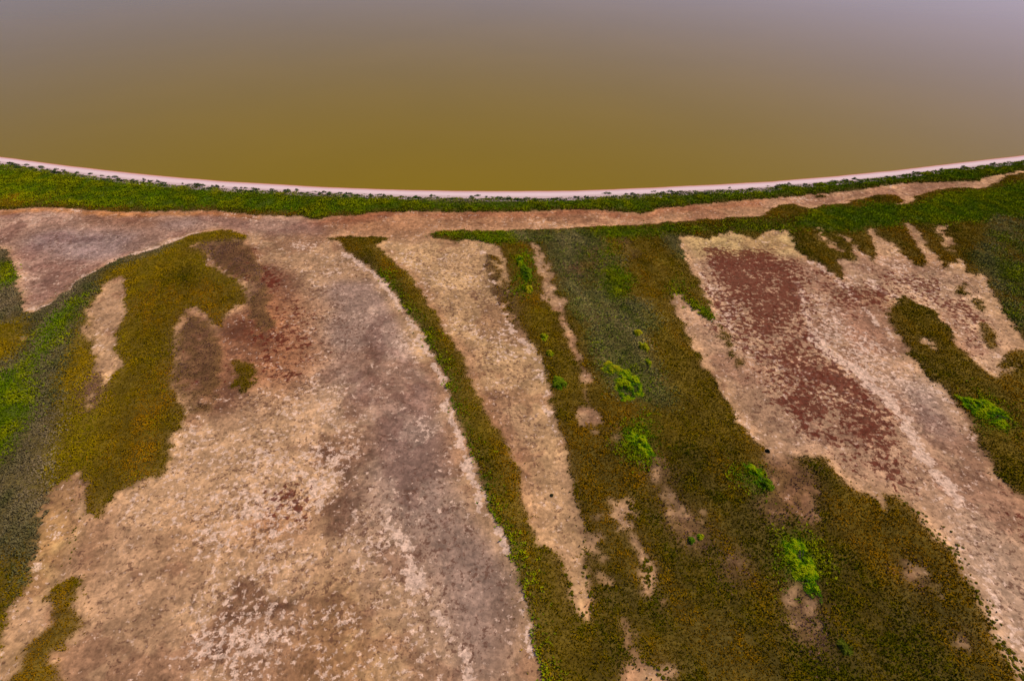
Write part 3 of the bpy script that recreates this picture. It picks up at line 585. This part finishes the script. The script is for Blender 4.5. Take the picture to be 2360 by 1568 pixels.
# keep to what a camera near here could see
uu = tx/(ty*math.cos(ph) + H*math.sin(ph)); keep = np.abs(uu) < 1.03
tx, ty = tx[keep], ty[keep]
ti = ((tx-GX0)/DG + 0.5).astype(int); tj = ((ty-GY0)/DG + 0.5).astype(int)
tc = CLS[tj, ti]
jx = np.clip(ti + np.rint(rng.normal(0, 3.6, len(ti))).astype(int), 0, len(gx)-1); jy = np.clip(tj + np.rint(rng.normal(0, 3.6, len(ti))).astype(int), 0, len(gy)-1)
tc2 = CLS[jy, jx]; tc = np.where((tc > 0) & (tc2 > 0), tc2, tc); td = DEN[tj, ti]; to = OBJ[tj, ti]
stray = (tc == 0) & (rng.random(len(tx)) < 0.11)
sx = np.clip(ti + np.rint(rng.normal(0, 3.2, len(ti))).astype(int), 0, len(gx)-1); sy = np.clip(tj + np.rint(rng.normal(0, 3.2, len(ti))).astype(int), 0, len(gy)-1)
tc = np.where(stray, CLS[sy, sx], tc); to = np.where(stray, OBJ[sy, sx], to); td = np.where(stray, 1.0, td)
keep = (tc > 0) & (rng.random(len(tx)) < td) & ~(stray & (to == o_strip))
tx, ty, tc, to = tx[keep], ty[keep], tc[keep], to[keep]
print('tufts', len(tx))
tz = ground_z(tx, ty)
yb0 = y_back(tx); tu = (ty-yb0)/(y_shore(tx)-yb0); tz = np.where(tu > -0.5, np.maximum(tz, 0.74), tz)
n1 = fbm(tx, ty, 3.0, 3, 51); n2 = fbm(tx, ty, 14.0, 3, 52); n3 = fbm(tx, ty, 1.1, 2, 53); n4 = fbm(tx*2.2 + ty*0.7, ty*0.55, 8.0, 3, 54)
colr = np.zeros((len(tx), 3), np.float32); hh = np.zeros(len(tx)); ww = np.zeros(len(tx))
for ci, cn in enumerate(CLASSES):
    if cn == 'bare': continue
    s = tc == ci
    A, B, Cc, h_, w_ = G[cn]; A, B, Cc = lin(A), lin(B), lin(Cc)
    f1 = np.clip(0.5 + n1[s]*1.6, 0, 1)[:, None]; f2 = np.clip(0.35 + n2[s]*1.2 + n4[s]*1.8, 0, 1)[:, None]
    c = (A*(1-f1) + B*f1)*(1-f2*0.65) + Cc*f2*0.65
    c = c*np.clip(1 + 0.28*n3[s, None] + 0.34*n1[s, None] + 0.6*n4[s, None], .3, 2)
    colr[s] = c; hh[s] = h_*(1 + 0.9*n1[s] + 0.8*n3[s]); ww[s] = w_
hh = np.clip(hh, 0.1, 1.2)
for oi, o_ in enumerate(OBJS):
    if not o_: continue
    s = to == oi
    if not s.any(): print('EMPTY', o_); continue
    v, c = blades(tx[s], ty[s], tz[s], colr[s], hh[s], ww[s], 3)
    me = mesh_np(o_[0], v, np.arange(len(v)).reshape(-1, 3), m_leaf, c)
    link(o_[0], me, 'stuff', o_[1], 'scrub' if 'scrub' in o_[0] else 'grass')

# ------------------------------------------------------------------ single plants
def leaf_cloud(n, rx, ry, h, cols, leaf, seed):
    """leaf faces spread through a ragged low crown; returns verts, colours"""
    r_ = np.random.default_rng(seed); m_ = int(n*1.5)
    th = r_.random(m_)*2*np.pi; q = np.sqrt(r_.random(m_))
    k0 = r_.random(5)*6.28; edge = 0.86 + 0.10*np.sin(2*th+k0[0]) + 0.09*np.sin(3*th+k0[1]) + 0.08*np.sin(5*th+k0[2]) + 0.07*np.sin(9*th+k0[3])
    q = q*(1 + 0.06*r_.normal(size=m_)); x = q*edge*rx*np.cos(th); y = q*edge*ry*np.sin(th)
    f1 = fbm(x+seed*7.7, y, 1.3, 2, seed+60); f2 = fbm(x, y+seed*3.3, 0.5, 2, seed+61)
    dens = np.clip(0.75 + 1.1*f1 + 0.9*f2, 0.05, 1)
    s = np.flatnonzero(r_.random(m_) < dens)[:n]; x, y, q, f1, f2 = x[s], y[s], q[s], f1[s], f2[s]; n = len(x)
    z = h*np.clip(1 - np.clip(q, 0, 1)**3, 0.12, 1)*np.clip(0.62 + 0.9*f1 + 0.8*f2, 0.12, 1.3)*(0.45 + 0.55*r_.random(n))
    v = np.empty((n, 3, 3), np.float32); a0 = r_.random(n)*2*np.pi; l = leaf*(0.6 + 0.8*r_.random(n))
    for kx, (da, s_) in enumerate(((0, 1.25), (2.3, .75), (-2.3, .75))):
        v[:, kx, 0] = x + l*s_*np.cos(a0+da); v[:, kx, 1] = y + l*s_*np.sin(a0+da); v[:, kx, 2] = z + l*0.9*(r_.random(n)-0.4)
    v[:, :, 2] = np.maximum(v[:, :, 2], -0.05)
    cs = np.array([lin(q_) for q_ in cols]); ci = np.clip(((0.5 + 1.1*f1 + 0.7*f2 + 0.25*r_.normal(size=n))*len(cs)).astype(int), 0, len(cs)-1)
    lc = cs[ci]*(0.72 + 0.5*r_.random((n, 1)))
    return v.reshape(-1, 3), np.repeat(lc, 3, 0).astype(np.float32)
def stem_mesh(rx, ry, h, k_, seed):
    r_ = random.Random(seed); v = []; f = []
    for _ in range(k_):
        a = r_.random()*6.283; rr = r_.random()*0.5; bx0, by0 = rr*rx*math.cos(a)*0.4, rr*ry*math.sin(a)*0.4
        tx0, ty0, tz0 = rr*rx*math.cos(a)*1.4, rr*ry*math.sin(a)*1.4, h*(0.6+0.3*r_.random()); b0 = len(v)
        for (cx_, cy_, cz_, rad) in ((bx0, by0, -0.08, .035), ((bx0+tx0)/2, (by0+ty0)/2, tz0*0.55, .024), (tx0, ty0, tz0, .010)):
            for q in range(5): v.append((cx_+rad*math.cos(q*1.2566), cy_+rad*math.sin(q*1.2566), cz_))
        for lv in range(2):
            for q in range(5):
                f.append((b0+lv*5+q, b0+lv*5+(q+1) % 5, b0+lv*5+5+(q+1) % 5, b0+lv*5+5+q))
    return mesh_np('stem', v, f, m_stem)
def plant(name, label, cat, px, py, wpx, hpx, h, cols, group=None, n=None, seed=0, rot=0, leaf=0.10):
    x, y = W(px, py); x0, _ = W(px-wpx/2, py); x1, _ = W(px+wpx/2, py); _, ya = W(px, py+hpx/2); _, yb_ = W(px, py-hpx/2)
    rx, ry = (x1-x0)/2, (yb_-ya)/2
    e_ = bpy.data.objects.new(name, None); COL.objects.link(e_); e_.empty_display_size = 0.3
    e_.location = (x, y, float(ground_z(x, y))); e_.rotation_euler = (0, 0, math.radians(rot))
    e_['label'] = label; e_['category'] = cat
    if group: e_['group'] = group
    n = n or int(400 + rx*ry*620)
    v, c = leaf_cloud(n, rx, ry, h, cols, leaf, seed)
    link('foliage', mesh_np('foliage', v, np.arange(len(v)).reshape(-1, 3), m_bush, c), parent=e_)
    link('stem', stem_mesh(rx, ry, h*0.8, max(3, int(rx*ry*2)), seed), parent=e_)
    return e_
BR = [(52,90,6), (80,124,6), (118,150,6), (156,166,12)]
YB = [(100,130,8), (150,158,10), (180,168,24)]
GS = [(54,88,8), (78,114,10), (116,134,18)]
plant('shrub', 'bright green oval thicket alone in the dark olive marsh', 'shrub', 1846, 1302, 76, 138, 0.60, BR, seed=1)
plant('shrub', 'largest bright green shrub at the lower tip of grey scrub', 'shrub', 1447, 888, 78, 74, 0.66, BR, seed=2)
plant('shrub', 'yellow green shrub touching the largest shrub beside the grey scrub', 'shrub', 1410, 850, 50, 34, 0.54, YB, seed=3, rot=-20)
plant('shrub', 'small dense green shrub close beside the pale ridged flat', 'shrub', 1289, 884, 34, 36, 0.54, GS, seed=4)
plant('shrub', 'green shrub with mixed light and dark leaves above a bare brown patch', 'shrub', 1472, 1022, 50, 72, 0.54, BR, seed=5, rot=25)
plant('shrub', 'bright green shrub on the olive tongue beside the speckled salt flat', 'shrub', 2270, 948, 74, 92, 0.60, BR, seed=6, rot=35)
plant('shrub', 'slender green shrub near the lower corner of the red speckled flat', 'shrub', 1735, 1085, 36, 40, 0.48, BR, seed=7, rot=30)
plant('shrub', 'slim grey green shrub trailing from the red speckled flat', 'shrub', 1760, 1115, 42, 36, 0.7, GS, seed=8, rot=30)
plant('shrub', 'leafy green shrub in the marsh strip beside the long thin mud finger', 'shrub', 1212, 632, 30, 44, 0.9, GS, seed=9)
plant('shrub', 'pale green shrub just inside the upper edge of the olive marsh', 'shrub', 1198, 602, 22, 24, 0.8, BR, seed=10)
plant('shrub', 'low round shrub between the mud finger and ridged flat', 'shrub', 1218, 668, 24, 18, 0.7, YB, seed=11)
plant('shrub', 'tiny yellow green shrub among olive grass near the ridged flat', 'shrub', 1254, 777, 20, 18, 0.6, YB, group='tiny shrubs near the ridged flat', seed=12)
plant('shrub', 'tiny yellow green shrub among olive grass near the ridged flat', 'shrub', 1267, 815, 20, 14, 0.6, YB, group='tiny shrubs near the ridged flat', seed=13)
plant('shrub', 'small lime green shrub on the grey scrub', 'shrub', 1483, 800, 24, 24, 0.8, YB, group='lime shrubs on the grey scrub', seed=14)
plant('shrub', 'small lime green shrub on the grey scrub', 'shrub', 1493, 836, 16, 20, 0.8, YB, group='lime shrubs on the grey scrub', seed=15)
plant('shrub', 'small lime green shrub on the grey scrub', 'shrub', 1468, 769, 22, 16, 0.7, YB, group='lime shrubs on the grey scrub', seed=16)
plant('shrub', 'green shrub at the blunt end of the bare brown patch', 'shrub', 1592, 1246, 16, 18, 0.7, GS, seed=17)
plant('shrub', 'yellowish shrub at the blunt end of the bare brown patch', 'shrub', 1612, 1238, 16, 16, 0.6, YB, seed=18)
plant('shrub', 'straggling dull green shrub far down the dark marsh grass', 'shrub', 1945, 1492, 34, 40, 0.6, [(74,84,16),(92,98,20)], seed=19)
plant('shrub', 'small dark rounded shrub alone on the pale pointed flat', 'shrub', 1271, 1139, 8, 7, 0.4, [(60,58,34),(44,48,28)], seed=20)
plant('shrub', 'small blackish shrub on bare mud at the red speckled flat\'s lower corner', 'shrub', 1768, 1038, 11, 8, 0.5, [(40,40,26),(30,34,24)], seed=21)  # unidentified dark spot, given a shrub's form

# tussocks on the sand edge
tus = []
for k_ in range(7):
    v, c = leaf_cloud(46, 0.5 + 0.05*k_, 0.42, 0.55, [(66,76,36), (82,92,40), (52,64,34)] if k_ % 3 else [(84,100,40), (60,80,30)], 0.17, 100+k_)
    tus.append(mesh_np('grass_tussock', v, np.arange(len(v)).reshape(-1, 3), m_leaf, c))
bk = np.array(BACK)
r2 = random.Random(5); cnt = 0
while cnt < 290:
    px = r2.uniform(-5, 2365)
    dens_ = 1.0 if px < 1250 else (0.55 if px < 1560 else 0.35)
    if r2.random() > dens_: continue
    x, y0 = W(px, np.interp(px, bk[:, 0], bk[:, 1]), 0.75); yb_ = float(y_back(np.array(x)))
    d = r2.uniform(-2.6, 0.4) if r2.random() < .85 else r2.gauss(0, .9)
    if px > 2100: d = r2.gauss(-0.1, .3)
    y = yb_ + d; u = d/(float(y_shore(np.array(x)))-yb_)
    z = 0.75*(1-u) if u >= 0 else float(ground_z(x, y))
    o = link('grass_tussock', tus[r2.randrange(7)], None, 'dark low tussock on the sand where beach meets green grass', 'tussock', 'tussocks along the upper beach')
    s = r2.uniform(0.7, 1.5); z = max(z, .74) if u < 0 else z; o.location = (x, y, z-0.05); o.scale = (s*r2.uniform(.9, 1.5), s, s*r2.uniform(.7, 1.2)); o.rotation_euler = (0, 0, r2.uniform(0, 6.28) if s < .8 else r2.uniform(-.3, .3)); cnt += 1

# separate tufts where the marsh breaks up on the salt flat
tuf = []
for k_ in range(6):
    v, c = leaf_cloud(34, 0.34, 0.32, 0.34, [(96,86,8), (116,102,8), (82,80,8)], 0.12, 200+k_)
    tuf.append(mesh_np('marsh_tuft', v, np.arange(len(v)).reshape(-1, 3), m_leaf, c))
def tuft_line(pts, n, spread, label, group, seed, sc=1.0):
    r_ = random.Random(seed); seg = [math.dist(pts[i], pts[i+1]) for i in range(len(pts)-1)]; tot = sum(seg); c_ = 0; tries = 0
    while c_ < n and tries < n*30:
        tries += 1
        t = r_.random()*tot; i = 0
        while t > seg[i]: t -= seg[i]; i += 1
        f_ = t/seg[i]; px = pts[i][0] + (pts[i+1][0]-pts[i][0])*f_ + r_.gauss(0, spread); py = pts[i][1] + (pts[i+1][1]-pts[i][1])*f_ + r_.gauss(0, spread)
        x, y = W(px, py); gi, gj = int((x-GX0)/DG+.5), int((y-GY0)/DG+.5)
        if not (0 <= gi < len(gx) and 0 <= gj < len(gy)) or VEGB[gj, gi] > 0.55: continue
        o = link('marsh_tuft', tuf[r_.randrange(6)], None, label, 'tuft', group)
        s = r_.uniform(0.35, 0.85)*sc; o.location = (x, y, float(ground_z(x, y))-0.03); o.scale = (s, s, s); o.rotation_euler = (0, 0, r_.uniform(0, 6.28)); c_ += 1
tuft_line([(2068,1142),(2124,1208),(2183,1262),(2210,1310),(2240,1352),(2282,1430),(2300,1475),(2330,1520),(2359,1566)], 170, 12, 'dark olive tuft at the broken marsh edge of the long pale salt flat', 'tufts along the salt flat edge', 11)
tuft_line([(1349,1252),(1345,1294),(1358,1351),(1368,1400),(1350,1436),(1322,1393),(1290,1300)], 45, 6, 'olive tuft on the rim of the pale pointed flat', 'tufts round the pointed flat', 12)
tuft_line([(1470,1250),(1500,1330),(1530,1370),(1505,1385),(1480,1500),(1540,1545)], 45, 14, 'olive tuft on a small bare patch inside the lower marsh', 'tufts on the small bare patches', 13)
tuft_line([(175,1150),(165,1230),(160,1290)], 30, 8, 'dark tuft in the line beside the yellowish strip of bare flat', 'tufts beside the yellowish strip', 14, .6)
